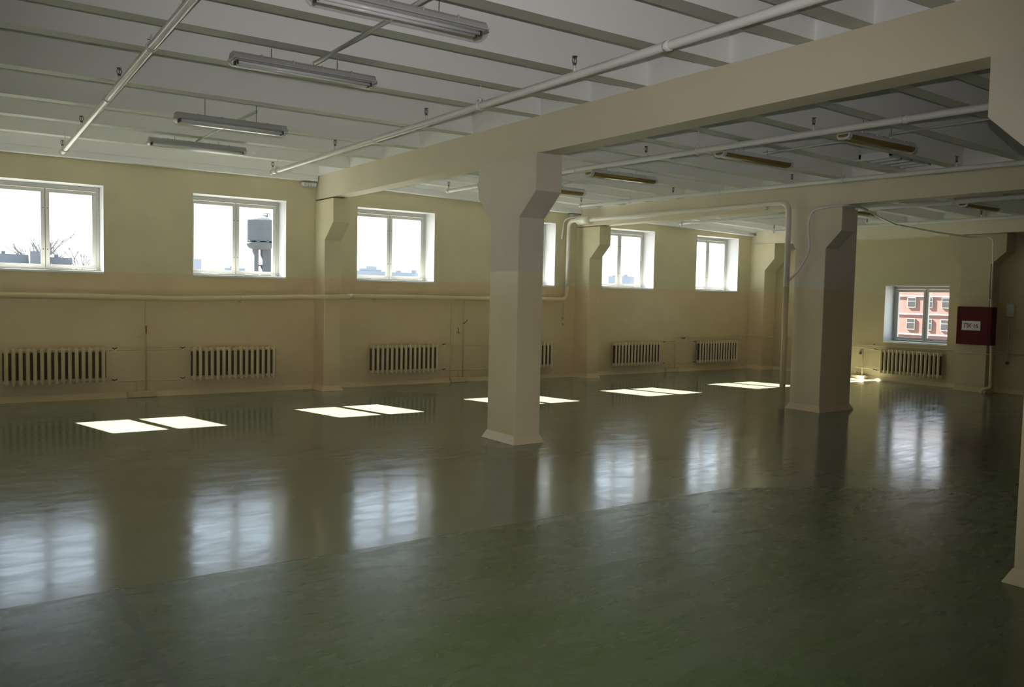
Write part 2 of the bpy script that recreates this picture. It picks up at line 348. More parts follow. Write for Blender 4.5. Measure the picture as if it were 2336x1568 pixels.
# ribbed precast ceiling: rib soffits at RZ(x), sloping-sided coffers between them
def ceiling():
    mb = MB()
    r1 = [-1.30, -2.53, -3.73, -5.12, -6.57, -7.44, -8.29, -9.31, -10.15, -10.65, -11.25, -12.1, -13.0, -13.9, -14.8, -15.7, -16.6, -17.5]
    r2 = [-.70, -1.42, -2.20, -3.03, -4.0, -4.82, -5.69, -6.52, -7.40, -8.22, -9.10, -9.95, -10.5, -11.35, -12.2, -13.1, -14.0, -14.9, -15.8, -16.7, -17.6]
    bays = [(X0, -.141, r1, .12, .0), (.141, 5.84, r2, .14, .0), (6.16, X1, r2, .14, .0)]
    D = .38; RW = .17
    def zz(x): return RZ(x)
    for xa, xb, ribs, la, lb in bays:
        if xa > 6: la = .10; lb = .42
        xs, xe = xa+la, xb-lb
        edges = [-.16]+[e_ for r in ribs for e_ in (r, r-RW)]+[Y0]
        mb.quad([(xa, 0, zz(xa)), (xb, 0, zz(xb)), (xb, -.16, zz(xb)), (xa, -.16, zz(xa))])
        mb.quad([(xa, -.16, zz(xa)), (xs, -.16, zz(xs)), (xs, Y0, zz(xs)), (xa, Y0, zz(xa))])
        if lb > 0: mb.quad([(xe, -.16, zz(xe)), (xb, -.16, zz(xb)), (xb, Y0, zz(xb)), (xe, Y0, zz(xe))])
        for i in range(0, len(edges)-1):
            ya, yb = edges[i], edges[i+1]
            if i % 2 == 1:      # rib soffit
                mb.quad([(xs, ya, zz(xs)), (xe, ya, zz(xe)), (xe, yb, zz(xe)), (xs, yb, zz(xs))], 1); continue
            iy = .07 if ya-yb > .3 else .03; ix = .10   # coffer
            b = [(xs, ya, zz(xs)), (xe, ya, zz(xe)), (xe, yb, zz(xe)), (xs, yb, zz(xs))]
            ring = b
            for fx, fz in ((.35, .5), (.55, .75), (1.0, .92), (1.9, 1.0)):
                qx, qy, qz = ix*fx, min(iy*fx, (ya-yb)*.45), D*fz
                t = [(xs+qx, ya-qy, zz(xs)+qz), (xe-qx, ya-qy, zz(xe)+qz), (xe-qx, yb+qy, zz(xe)+qz), (xs+qx, yb+qy, zz(xs)+qz)]
                for k in range(4): k2 = (k+1) % 4; mb.quad([ring[k], ring[k2], t[k2], t[k]])
                ring = t
            mb.quad(ring)
    # slab body above so no daylight leaks in
    mb.box(X0-.3, X1+WT, Y0-.3, WT, 4.55, 4.70)
    for xa, xb in ((-.141, .141), (5.84, 6.16)): mb.quad([(xa, 0, 3.82), (xb, 0, 3.82), (xb, Y0, 3.82), (xa, Y0, 3.82)])
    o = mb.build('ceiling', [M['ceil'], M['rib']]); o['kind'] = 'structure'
ceiling()
# white edge band along the window wall under the slab
t1 = MB()
for xa, xb in ((X0, -.154), (.154, 5.846), (6.154, 11.62)):
    za, zb = RZ(xa), RZ(xb)
    t1.hexa([(xa, -.15, za-.10), (xb, -.15, zb-.10), (xb, 0, zb-.10), (xa, 0, za-.10)], [(xa, -.15, za+.03), (xb, -.15, zb+.03), (xb, 0, zb+.03), (xa, 0, za+.03)])
t1.build('trim_1', M['ceil'])['kind'] = 'structure'

# ------------------------------------------------------------------ windows
def window(n, w_, h, place_loc, rz):
    """local frame: x along the opening (0..w), y into the wall, z up from the sill"""
    root = bpy.data.objects.new('window_%d' % n, None); root.empty_display_size = .1; C.objects.link(root); root.location = place_loc; root.rotation_euler = (0, 0, rz); root['kind'] = 'structure'
    f = MB(); y0, y1 = FD, FD+.075; t = .05
    f.box(0, w_, y0, y1, h-.07, h-.002); f.box(0, w_, y0, y1, .0, .035); f.box(0.002, t, y0, y1, .03, h-.06); f.box(w_-t, w_-.002, y0, y1, .03, h-.06)
    c = w_*.515; f.box(c-.012, c+.012, y0+.015, y1, .03, h-.06)
    f.build('window_frame', M['sash'], root, bevel=.004)
    for a, b in ((t+.004, c-.004), (c+.004, w_-t-.004)):
        s = MB(); q = .055; za, zb = .04, h-.076; ys, ye = y0-.008, y0+.045
        s.box(a, b, ys, ye, zb-q, zb); s.box(a, b, ys, ye, za, za+q); s.box(a, a+q, ys, ye, za+q, zb-q); s.box(b-q, b, ys, ye, za+q, zb-q)
        so_ = s.build('sash', M['sash'], root, bevel=.004)
        MB().box(a+q-.004, b-q+.004, y0+.018, y0+.024, za+q-.004, zb-q+.004).build('pane', M['glass'], so_)
        xs = b-q*.45 if a < c-.1 and b < c else a+q*.45
        for zc in (h*.245, h*.72): MB().tube([(xs, ys-.004, zc), (xs, ys+.002, zc)], .008, 8).build('latch_hole', M['black'], so_)
        # slim outer sash of the double window
        if n != 7: continue
        s2 = MB(); q2 = .035; y2, y3 = y0+.06, y0+.088
        s2.box(a, b, y2, y3, zb-q2, zb); s2.box(a, b, y2, y3, za, za+q2); s2.box(a, a+q2, y2, y3, za+q2, zb-q2); s2.box(b-q2, b, y2, y3, za+q2, zb-q2)
        s2.build('outer_sash', M['sash'], root)
    MB().box(.001, w_-.001, -.012, FD+.02, -.030, .004).build('sill', M['sill'], root, bevel=.004)
    return root
for i, (a, b) in enumerate(WIN): window(i if i else 8, b-a, WZ1-WZ0, (a, 0, WZ0), 0)
window(7, W7[1]-W7[0], W7[3]-W7[2], (X1, W7[1], W7[2]), -math.pi/2)

# ------------------------------------------------------------------ columns, pilasters, beams
def column(loc, hx, hy, capf, capb, zs, label, m, name='column', cat='column', fl=.052, cut=None, group=None, hxc=None):
    """zs = (haunch bottom, haunch top, cap top); capf/capb: how far the head runs towards -Y / +Y"""
    x, y = loc; mb = MB(); z1, z2, z3 = zs; h = .10
    x0, x1 = x-hx, x+hx; y0, y1 = y-hy, y+hy; ex = lambda s: (x0-s, x1+s, y0-s, y1+(0 if cut else s))
    a = ex(fl); b = ex(.004)
    mb.hexa([(a[0], a[2], 0), (a[1], a[2], 0), (a[1], a[3], 0), (a[0], a[3], 0)], [(b[0], b[2], h), (b[1], b[2], h), (b[1], b[3], h), (b[0], b[3], h)])
    mb.box(x0, x1, y0, y1, h-.01, z3)
    hc = hxc if hxc else (x0, x1)
    e = .0015
    if capf: mb.prism([(y0+.01, z1), (y0, z1), (y-capf, z2), (y-capf, z3), (y0+.01, z3)], 'x', hc[0]-e, hc[1]+e)
    if capb: mb.prism([(y1-.01, z1), (y1, z1), (y+capb, z2), (y+capb, z3), (y1-.01, z3)], 'x', hc[0]-e, hc[1]+e)
    return tag(mb.build(name, m, None, (x, y, 0), bevel=.008), label, cat, group)
column((0, -6.12), .182, .297, .615, .60, (2.675, 2.96, 3.385), 'square cream and tan column with flared head, nearest to the middle of the hall', M['col'])
column((0, -12.00-.30), .182, .297, .60, .61, (2.69, 2.985, 3.385), 'cream and tan column cut off by the right edge of the photo, closest to the camera', M['col'])
column((6.217, -6.03), .408, .282, .55, .45, (2.61, 2.88, 3.28), 'wide double column beside the white heating downpipe', M['col2'], hxc=(5.81, 6.14))
column((0, -.237), .153, .237, .605, 0, (2.655, 2.95, 3.36), 'shallow wall pilaster crossed by the tan heating main between the second and third windows', M['wall'], 'pilaster', 'pilaster', cut=True)
column((6.0, -.237), .153, .237, .555, 0, (2.57, 2.872, 3.265), 'shallow wall pilaster that overlaps the left side of a window, next to the white riser', M['wall'], 'pilaster', 'pilaster', cut=True)
column((11.85, -.237), .225, .237, .52, 0, (2.53, 2.82, 3.21), 'corner pilaster where the window wall meets the end wall', M['wall'], 'pilaster', 'pilaster', cut=True)
# end-wall pilaster with the fire cabinet
def end_pilaster():
    mb = MB(); x0, x1 = 11.70, X1-.002; y0, y1 = -5.99, -5.40; z1, z2, z3 = 2.59, 2.835, 3.20
    mb.hexa([(x0-.05, y0-.05, 0), (x1, y0-.05, 0), (x1, y1+.05, 0), (x0-.05, y1+.05, 0)], [(x0-.004, y0-.004, .1), (x1, y0-.004, .1), (x1, y1+.004, .1), (x0-.004, y1+.004, .1)])
    mb.box(x0, x1, y0, y1, .09, z3)
    mb.prism([(y0+.01, z1), (y0, z1), (y0-.28, z2), (y0-.28, z3), (y0+.01, z3)], 'x', x0-.0015, x1)
    mb.prism([(y1-.01, z1), (y1, z1), (y1+.28, z2), (y1+.28, z3), (y1-.01, z3)], 'x', x0-.0015, x1)
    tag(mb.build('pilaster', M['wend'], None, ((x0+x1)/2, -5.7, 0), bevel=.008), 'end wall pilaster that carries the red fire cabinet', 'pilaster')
end_pilaster()
def beam(x, hw, zb, zt, label, y1=-.0005, hw2=None):
    mb = MB(); mb.box(x-hw, x+(hw2 or hw), Y0+.002, y1, zb, zt)
    tag(mb.build('beam', M['beam'], None, (x, (Y0+y1)/2, zb), bevel=.006), label, 'beam')
beam(0, .1405, 3.385, 3.86, 'long cream ceiling beam over the nearest column, first beam from the camera')
beam(6.0, .1595, 3.28, 3.72, 'cream ceiling beam over the wide double column, with the white heating pipe along it')
beam(11.85, .20, 3.21, 3.56, 'cream ceiling beam running along the end wall above the fire cabinet', hw2=.229)

# ------------------------------------------------------------------ sprinkler lines
def head(root, x, y, z):
    h = MB(); h.tube([(x, y, z), (x, y, z+.055)], .012, 8, 0)
    o = h.build('riser_nipple', M['wpipe'], root, tuple(root.location))
    s = MB(); s.tube([(x, y, z+.053), (x, y, z+.072)], .014, 8)
    for d in (-1, 1): s.tube([(x+d*.010, y, z+.07), (x+d*.022, y, z+.09), (x+d*.018, y, z+.112), (x+d*.004, y, z+.124)], .0035, 6)
    s.lathe([(.006, 0), (.024, .003), (.024, .006), (.006, .008)], (x, y, z+.122), 12); s.tube([(x, y, z+.072), (x, y, z+.12)], .004, 6)
    s.build('sprinkler_head', M['dark'], root, tuple(root.location))
def hanger(root, x, y, z, r, zt):
    h = MB(); h.tube([(x, y, z+r+.02), (x, y, zt)], .005, 6); h.build('hanger_rod', M['wpipe'], root, tuple(root.location))
    c = MB(); pts = [(x+(r+.006)*math.cos(a), y, z+(r+.006)*math.sin(a)) for a in [2*math.pi*k/16 for k in range(17)]]
    for dy in (-.01, 0, .01): c.tube([(p[0], p[1]+dy, p[2]) for p in pts], .005, 6, cap=False)
    c.tube([(x, y, z+r), (x, y, z+r+.045)], .012, 8); c.tube([(x-.03, y, z+r+.03), (x+.03, y, z+r+.03)], .006, 6)
    c.build('pipe_clamp', M['wpipe'], root, tuple(root.location))
def sprinkler(x, z, ywall, heads, hangs, label, r=.034, zf=None):
    root = thing('sprinkler_pipe', (x, ywall, z if not zf else zf(ywall)), label, 'sprinkler pipe', None)
    Z = zf or (lambda y: z)
    p = MB(); ys = [ywall-.4*k for k in range(int((ywall-Y0-.05)/.4)+1)]
    p.tube([(x, y, Z(y)) for y in ys], r, 16); p.build('pipe', M['wpipe'], root, tuple(root.location))
    for y in (ywall-.02, -5.1, -10.0): MB().tube([(x, y, Z(y)), (x, y-.05, Z(y))], r+.006, 16).build('coupling', M['wpipe'], root, tuple(root.location))
    for y in heads: head(root, x, y, Z(y)+r-.004)
    for y in hangs: hanger(root, x, y, Z(y), r, RZ(x))
sprinkler(-4.345, 3.6, -1.55, [-1.62, -3.35, -5.75, -8.2], [-1.9, -7.15], 'white sprinkler pipe nearest the left edge, ending above the first window', zf=lambda y: 3.555+max(0, min(-y, 8.6)-1.6)*.026)
sprinkler(-1.43, 3.59, -1.45, [-1.5, -3.95, -6.42, -8.95, -11.4], [-1.72, -7.5], 'thick white sprinkler pipe crossing the ceiling in front of the first beam')
sprinkler(1.67, 3.52, -1.55, [-1.60, -4.1, -6.55, -9.02], [-2.6, -7.43], 'white sprinkler pipe seen just past the middle column, behind the first beam', zf=lambda y: 3.563+min(0, y+4)*.013)
sprinkler(4.66, 3.47, -1.55, [-1.6, -4.08, -6.5, -8.93], [-3.0, -7.35], 'white sprinkler pipe hanging close in front of the second beam', zf=lambda y: 3.54+min(0, y+1.6)*.0125, r=.032)
sprinkler(7.5, 3.385, -1.5, [-1.55, -4.05, -6.5, -8.9], [-4.6, -7.4], 'white sprinkler pipe just behind the second beam and the wide column', r=.032)
sprinkler(10.5, 3.39, -1.55, [-1.6, -3.99, -6.35, -8.8], [-2.9, -7.6], 'farthest white sprinkler pipe, in front of the end wall beam', r=.030)

# ------------------------------------------------------------------ lamps
def lamp(kind, x0, x1, y, zt, label, wires, h=.112, rz_=None):
    xc = (x0+x1)/2; L_ = x1-x0; root = thing('fluorescent_lamp', (xc, y, zt), label, 'ceiling lamp', 'clear-covered lamps over the near bay' if kind == 'A' else 'amber-covered lamps beyond the first beam')
    hw = .078; hh = L_/2
    m = MB(); m.prism([(-hw*.62, 0), (hw*.62, 0), (hw*.86, -.022), (hw, -.05), (-hw, -.05), (-hw*.86, -.022)], 'x', -hh+.012, hh-.012)
    for k in (-.62, -.2, .2, .62): m.box(k*hh-.006, k*hh+.006, -hw*.9, hw*.9, -.04, .004)
    m.box(-hh+.004, hh-.004, -hw-.006, hw+.006, -.060, -.048)
    m.build('housing', M['house'] if kind == 'A' else M['refl'], root, bevel=.004)
    r = MB(); r.box(-hh+.03, hh-.03, -hw*.75, hw*.75, -.064, -.061); r.build('reflector', M['refl'], root)
    for dy in ((-.032, .032) if kind == 'A' else (0,)):
        t_ = MB(); t_.tube([(-hh+.06, dy, -.082), (hh-.06, dy, -.082)], .013, 12); t_.build('tube', M['tube'], root)
        for e_ in (-hh+.052, hh-.052): MB().box(e_-.008, e_+.008, dy-.016, dy+.016, -.1, -.062).build('tube_socket', M['black'], root)
    c = MB(); prof = [(-hw, -.056), (-hw*.96, -.085), (-hw*.75, -.105), (-hw*.35, -h), (hw*.35, -h), (hw*.75, -.105), (hw*.96, -.085), (hw, -.056)]
    n = len(prof)
    for i in range(n-1): c.quad([(-hh+.03, *prof[i]), (hh-.03, *prof[i]), (hh-.03, *prof[i+1]), (-hh+.03, *prof[i+1])], 0, True)
    for s in (-1, 1):
        inner = [(s*(hh-.03), *p) for p in prof]; outer = [(s*hh, p[0]*.8, -.056+(p[1]+.056)*.55) for p in prof]
        for i in range(n-1): c.quad([inner[i], inner[i+1], outer[i+1], outer[i]], 0, True)
        c.quad(outer)
    c.build('cover', M['clear'] if kind == 'A' else M['amber'], root)
    if kind == 'B':
        for s in (-1, 1):
            e_ = MB(); e_.prism([(p[0]*1.02, p[1]) for p in prof], 'x', *(sorted((s*(hh-.001), s*(hh-.05))))); e_.build('end_cap', M['refl'], root)
    for wx in wires:
        w_ = MB(); w_.tube([(wx-xc, .0, 0), (wx-xc, .0, (rz_ or RZ(wx))-zt)], .0035 if kind == 'A' else .003, 6); w_.build('suspension_wire', M['wire'], root)
    return root
lamp('A', -3.855, -2.545, -9.30, 3.70, 'large grey fluorescent lamp with clear cover at the top of the picture', [-3.45, -2.915])
lamp('A', -3.79, -2.495, -7.38, 3.712, 'second clear-covered fluorescent lamp of the row, below the topmost one', [-3.442, -2.853])
lamp('A', -3.70, -2.49, -5.07, 3.615, 'third clear-covered fluorescent lamp, hanging lower on long wires', [-3.384, -2.831])
lamp('A', -3.44, -2.14, -2.45, 3.755, 'smallest clear-covered fluorescent lamp, nearest to the window wall', [-3.096, -2.515])
lamp('B', 2.24, 3.60, -7.25, 3.645, 'amber fluorescent lamp with a pale end, just under the sprinkler pipe past the first beam', [2.695, 3.15])
lamp('B', 2.22, 3.57, -4.75, 3.665, 'amber fluorescent lamp with a bright glint along its edge, right of the middle column head', [2.572, 3.173])
lamp('B', 2.35, 3.66, -2.88, 3.650, 'amber fluorescent lamp half hidden behind the middle column head', [2.7, 3.2])
lamp('B', 2.12, 3.42, -9.06, 3.595, 'darkest amber fluorescent lamp, nearest to the cut-off column', [2.47, 3.003])
lamp('B', 9.05, 10.25, -6.74, 3.59, 'distant amber fluorescent lamp under the ceiling behind the second beam', [9.4, 9.9])
lamp('B', 8.45, 9.60, -4.70, 3.59, 'distant amber fluorescent lamp just right of the wide column head', [8.8, 9.3])
def conduit(path, label, r=.016):
    mb = MB(); mb.tube(path, r, 10); tag(mb.build('conduit', M['conduit'], None, path[0]), label, 'conduit')
conduit([(-3.03, Y0+.1, 3.775), (-3.03, -9.45, 3.775), (-3.03, -7.30, 3.765)], 'thin white conduit running between the two nearest clear-covered lamps')
conduit([(-2.80, -5.0, 3.765), (-2.81, -2.42, 3.775)], 'short thin conduit joining the two farthest clear-covered lamps', .012)
conduit([(3.22, -16, 3.70), (3.22, -8.90, 3.70)], 'grey conduit leading to the darkest amber lamp from the right', .013)
conduit([(3.22, -8.85, 3.70), (3.22, -7.1, 3.70)], 'grey conduit between two amber lamps behind the first beam', .013)
conduit([(3.16, -4.6, 3.70), (3.18, -2.7, 3.70)], 'thin conduit running from the glinting amber lamp to the one behind the column', .012)

# ------------------------------------------------------------------ radiators
def section_mesh():
    mb = MB(); W = .0925; H = .56; D = .14
    # front column with a ridge and pointed ends, back column, and the hubs joining neighbours
    def col(yc, d, s, mi=0):
        w_ = .027; pts = [(-w_, yc), (-w_*.55, yc-s*d*.6), (0, yc-s*d), (w_*.55, yc-s*d*.6), (w_, yc), (w_*.6, yc+s*d*.5), (-w_*.6, yc+s*d*.5)]
        if s < 0: pts = pts[::-1]
        mid = [[(x, y, z) for x, y in pts] for z in (.045, H-.045)]
        bot = [(x*.25, yc+(y-yc)*.35-s*d*.3, 0) for x, y in pts]; top = [(x*.25, yc+(y-yc)*.35-s*d*.3, H) for x, y in pts]
        n = len(pts); rings = [bot, [(x*.9, yc+(y-yc)*.9, .03) for x, y in pts], mid[0], mid[1], [(x*.9, yc+(y-yc)*.9, H-.03) for x, y in pts], top]
        b = len(mb.v)
        for r_ in rings: mb.v += r_
        for i in range(len(rings)-1):
            for k in range(n): k2 = (k+1) % n; mb.f.append((b+i*n+k, b+i*n+k2, b+(i+1)*n+k2, b+(i+1)*n+k)); mb.m.append(mi); mb.sm.append(False)
        mb.f.append(tuple(b+k for k in reversed(range(n)))); mb.f.append(tuple(b+(len(rings)-1)*n+k for k in range(n))); mb.m += [0, 0]; mb.sm += [False]*2
    col(-.045, .026, 1); col(.045, .026, -1)
    for z in (.045, H-.045):
        mb.prism([(-.055, z-.026), (-.04, z-.034), (.04, z-.034), (.055, z-.026), (.055, z+.026), (.04, z+.034), (-.04, z+.034), (-.055, z+.026)], 'x', -.020, .020)
        mb.tube([(-W/2+.0005, 0, z), (W/2-.0005, 0, z)], .027, 12)
    mb.box(-.0455, .0455, .0, .012, .078, H-.078, 1)     # bare casting between the columns, coloured darker as painted gap shade
    for z in [.10+.04*k for k in range(10)]: mb.box(-.0455, .0455, -.010, .0, z, z+.012, 1)
    me_o = mb.build('section', [M['rad'], M['cast']]); me = me_o.data; bpy.data.objects.remove(me_o); return me
SEC = section_mesh()
def radiator(a0, z0, length, label, end=False, y=None):
    n = 15; p = length/n
    root = thing('radiator', (a0, -.105, z0) if not end else (X1-.105, a0, z0), label, 'radiator', 'tan cast-iron radiators along the walls', 0 if not end else -math.pi/2)
    for k in range(n):
        s = bpy.data.objects.new('section', SEC); C.objects.link(s); s.parent = root; s.location = ((k+.5)*p, 0, 0); s.scale = (p/.0925, 1, 1)
    for t in (.12, .88):
        for z in (.075, .50): MB().box(length*t-.008, length*t+.008, 0, .104, z-.008, z+.008).build('wall_bracket', M['rad'], root)
    return root
radiator(-4.98, .262, 1.395, 'tan cast-iron radiator under the window cut by the left edge')
radiator(-2.31, .240, 1.43, 'tan cast-iron radiator left of the pilaster, under the window with the water tower')
radiator(.905, .225, 1.465, 'tan cast-iron radiator between the first pilaster and the middle column')
radiator(3.72, .225, 1.465, 'tan cast-iron radiator mostly hidden behind the middle column')
radiator(6.925, .190, 1.475, 'tan cast-iron radiator right of the pilaster beside the white riser, left one of its pair')
radiator(9.675, .190, 1.435, 'tan cast-iron radiator under the last window before the corner, right one of its pair')
radiator(-3.52, .170, 1.42, 'tan cast-iron radiator on the end wall under the window with the pink brick house', end=True)

# ------------------------------------------------------------------ heating pipes
def lever(root, p, d, m='black', L_=.06):
    """small valve lever at p pointing along d"""
    og = tuple(root.location); v = MB(); v.tube([(p[0], p[1]-.012, p[2]), (p[0], p[1]-.035, p[2]+.004)], .006, 6); v.box(p[0]-.017, p[0]+.017, p[1]-.016, p[1]+.016, p[2]-.017, p[2]+.017)
    bo = v.build('valve_body', M['metal'], root, og, bevel=.003)
    l = MB(); q = Vector(p)+Vector((0, -.035, .004)); l.tube([tuple(q-Vector(d)*L_*.3), tuple(q+Vector(d)*L_)], .0075, 6); o = l.build('lever', M['redlev'] if m == 'red' else M['black'], bo, og)
    return bo
def wing(root, p):
    og = tuple(root.location); v = MB(); v.box(p[0]-.022, p[0]+.022, p[1]-.018, p[1]+.018, p[2]-.018, p[2]+.018); bo = v.build('valve_body', M['cpipe'], root, og, bevel=.003)
    l = MB(); l.tube([(p[0]-.038, p[1]-.03, p[2]+.034), (p[0]-.012, p[1]-.03, p[2]+.02), (p[0]+.012, p[1]-.03, p[2]+.02), (p[0]+.038, p[1]-.03, p[2]+.034)], .007, 6)
    l.tube([(p[0], p[1]-.03, p[2]+.02), (p[0], p[1]-.01, p[2])], .006, 6); l.build('wing_handle', M['black'], bo, og)
def riser_set(x, ztop, xl, xr, zu, zd, label, zmain, stub=None, drainx=-.14, valves=(), stublen=.10):
    root = thing('heating_riser', (x, -.10, 0), label, 'heating pipe', 'small heating risers between the radiators')
    og = tuple(root.location); y = -.085
    if ztop: m = MB(); m.tube(rounded([(x+.022, y-.01, ztop), (x, y, ztop-.14), (x, y, .06)], .04), .0155, 10); m.build('riser_pipe', M['tpipe'], root, og)
    for z, dz in ((zu, .012), (zd, .014)):
        b = MB()
        if xl is not None: b.tube([(x, y, z), (x-.35*(x-xl), y, z+.004), (xl+.2, y, z+dz*.4), (xl, y-.02, z+dz*.3)], .0125, 8)
        if xr is not None: b.tube([(x, y, z), (x+.4*(xr-x), y, z-.004), (xr-.15, y, z+dz*.2), (xr, y-.02, z-.006)], .0125, 8)
        b.build('branch_pipe', M['tpipe'], root, og)
    if xl is not None: wing(root, (xl+.12, y, zu+.006)); wing(root, (xl+.12, y, zd+.006))
    if xr is not None: wing(root, (xr-.13, y, zu)); wing(root, (xr-.13, y, zd))
    d = MB(); d.tube([(x+drainx, y, zd), (x+drainx, y, .06)], .012, 8); d.build('drain_pipe', M['tpipe'], root, og)
    c = MB(); c.prism([(-.19, -.12), (.10, -.12), (.16, -.085), (.16, -.002), (-.27, -.002), (-.27, -.085)], 'z', .001, .10)
    c2 = MB(); c2.v = [(v[0]+x, v[1], v[2]) for v in c.v]; c2.f, c2.m, c2.sm = c.f, c.m, c.sm
    c2.build('cement_collar', M['base'], root, og, bevel=.012)
    return root, og, y
r_, og, y = riser_set(-3.0, 1.57, -3.585, -2.31, .765, .268, 'slim heating riser with chrome valve and red lever, between the two leftmost radiators', 1.59)
lever(r_, (-3.0, y, 1.115), (-.02, 0, -1), 'red', .10)
s = MB(); s.tube([(-3.0, y, .985), (-3.10, y, .985)], .008, 6); s.tube([(-3.10, y, .97), (-3.10, y, 1.0)], .012, 8); s.build('bleed_tap', M['tpipe'], r_, og)
r_, og, y = riser_set(2.95, 1.66, 2.37, 3.72, .742, .245, 'slim heating riser with two red levers, left of the middle column', 1.68, drainx=-.10)
lever(r_, (2.95, y, 1.185), (.75, 0, .66), 'red', .10)
s = MB(); s.tube([(2.95, y, .985), (2.82, y, .995)], .008, 6); s.build('bleed_tap', M['tpipe'], r_, og); lever(r_, (2.82, y, 1.0), (-.2, 0, 1), 'red', .09)
b_ = MB(); b_.box(2.70, 2.76, -.02, -.001, .1, 1.6); b_.build('wall_duct', M['tpipe'], r_, og)
# riser between the last two radiators: no feed from above
r_, og, y = riser_set(8.92, None, 8.40, 9.675, .700, .200, 'heating branch loop between the last two radiators before the corner', 0, drainx=-.15)
m = MB(); m.tube(rounded([(8.92, y, .06), (8.925, y, .80), (9.35, y, .812), (9.50, y, .70)], .09), .014, 8); m.build('loop_pipe', M['tpipe'], r_, og)
m = MB(); m.tube([(9.12, y, .812), (9.24, y, .814)], .02, 8); m.build('union_nut', M['dark'], r_, og)
root = thing('heating_pipe', (11.3, -.06, .84), 'thin tan heating pipe running from the corner along the end wall under its window', 'heating pipe'); og = tuple(root.location)
m = MB(); m.tube(rounded([(9.30, -.04, .815), (11.35, -.04, .84), (11.60, -.04, .845), (11.585, -.53, .84), (12.02, -.55, .83), (12.035, -1.2, .84), (12.035, -2.8, .765+.02), (12.035, -5.2, .80), (12.0, -5.36, .80)], .08), .0125, 8); m.build('pipe', M['tpipe'], root, og)
for yy in (-2.0, -3.3, -4.6): MB().box(12.03, 12.079, yy-.01, yy+.01, .79, .82).build('pipe_bracket', M['metal'], root, og)
MB().box(11.2, 11.22, -.05, -.001, .82, .86).build('pipe_bracket', M['metal'], root, og)
# end wall riser set
root = thing('heating_riser', (X1-.085, -3.07, 0), 'short sunlit heating riser at the foot of the end wall, left of its radiator', 'heating pipe', 'small heating risers between the radiators'); og = tuple(root.location); xe = X1-.085
m = MB(); m.tube([(xe, -3.07, .70), (xe, -3.07, .22), (xe, -3.08, .06)], .014, 8); m.build('riser_pipe', M['tpipe'], root, og)
m = MB(); m.tube([(xe, -2.80, .735), (xe, -3.07, .725), (xe, -3.30, .70), (xe, -3.52, .69)], .0125, 8); m.build('branch_pipe', M['tpipe'], root, og)
m = MB(); m.tube([(xe, -2.90, .255), (xe, -3.07, .255), (xe, -3.25, .255), (xe, -3.52, .22)], .0125, 8); m.tube([(xe, -2.90, .255), (xe, -2.88, .06)], .009, 6); m.build('branch_pipe', M['tpipe'], root, og)
MB().tube([(xe-.03, -3.36, .715), (xe-.03, -3.44, .705)], .010, 6).build('valve_lever', M['black'], root, og); MB().tube([(xe-.02, -3.36, .245), (xe-.02, -3.46, .23)], .010, 6).build('valve_lever', M['black'], root, og)
c = MB(); c.prism([(X1-.16, -3.18), (X1-.002, -3.22), (X1-.002, -2.78), (X1-.15, -2.84)], 'z', .001, .075); c.build('cement_collar', M['base'], root, og, bevel=.012)

# big heating main
MAIN_Z = [(-8.98, 1.62), (-6, 1.608), (-5, 1.605), (-4.11, 1.603), (-2.98, 1.592), (-2.39, 1.588), (-1.11, 1.625), (-.62, 1.642)]
root = thing('heating_main_pipe', (-2.0, -.115, 1.59), 'thick heating main, tan along the window wall, white down beside the wide column', 'heating pipe'); og = tuple(root.location)
m = MB(); ym = -.105
pl = [(x, ym, z) for x, z in MAIN_Z] + rounded([(-.60, ym, 1.643), (-.30, -.545, 1.652), (.30, -.545, 1.672), (.50, ym, 1.68), (.8, ym, 1.68)], .12)[1:] + [(2.5, ym, 1.682), (4.9, ym, 1.688)] + rounded([(5.2, ym, 1.69), (5.54, ym, 1.694), (5.545, ym, 1.98)], .15)[1:]
m.tube(pl, .046, 18); m.build('wall_run', M['tpipe'], root, og)
m = MB(); pv = rounded([(5.545, ym, 1.98), (5.555, ym, 3.40), (5.68, -.75, 3.39), (5.68, -1.2, 3.388)], .16, 8) + rounded([(5.68, -1.2, 3.388), (5.66, -5.70, 3.365), (5.62, -5.74, 2.0)], .17, 8)[1:]
m.tube(pv, .046, 18); m.build('white_run', M['cpipe'], root, og); 
m = MB(); m.tube([(5.62, -5.74, 2.0), (5.60, -5.76, .0)], .046, 18); m.build('tan_downpipe', M['tpipe'], root, og)
m = MB(); m.tube([(5.66, -.30, 3.395), (5.68, -.68, 3.39)], .092, 24); m.build('insulation_sleeve', M['cpipe'], root, og)
for (x, z) in ((-1.50, 1.612), (1.0, 1.68)):
    m = MB(); m.box(x-.012, x+.012, ym, -.001, z-.062, z-.046); m.tube([(x, ym-.002, z-.085), (x, ym-.002, z-.046)], .007, 6); m.tube([(x, ym-.049*math.cos(a), z+.049*math.sin(a)) for a in [math.pi*k/10-math.pi/2 for k in range(11)]], .004, 6)
    m.build('pipe_bracket', M['tpipe'], root, og)
m = MB(); m.tube(rounded([(5.40, -.06, 3.0), (5.47, -.05, 3.44), (5.62, -.32, 3.47)], .12), .012, 8); m.build('bypass_pipe', M['cpipe'], root, og)
m = MB(); m.tube([(5.52, -.03, 1.6), (5.52, -.03, 1.30), (5.515, -.03, 1.22)], .006, 6); m.box(5.49, 5.55, -.05, -.01, 1.28, 1.30); m.tube([(5.50, -.03, 1.17), (5.53, -.03, 1.13)], .018, 8); m.build('drain_tap', M['metal'], root, og)
m = MB(); m.box(5.60, 5.66, -5.29, -5.23, 3.27, 3.325); m.build('beam_bracket', M['cpipe'], root, og)

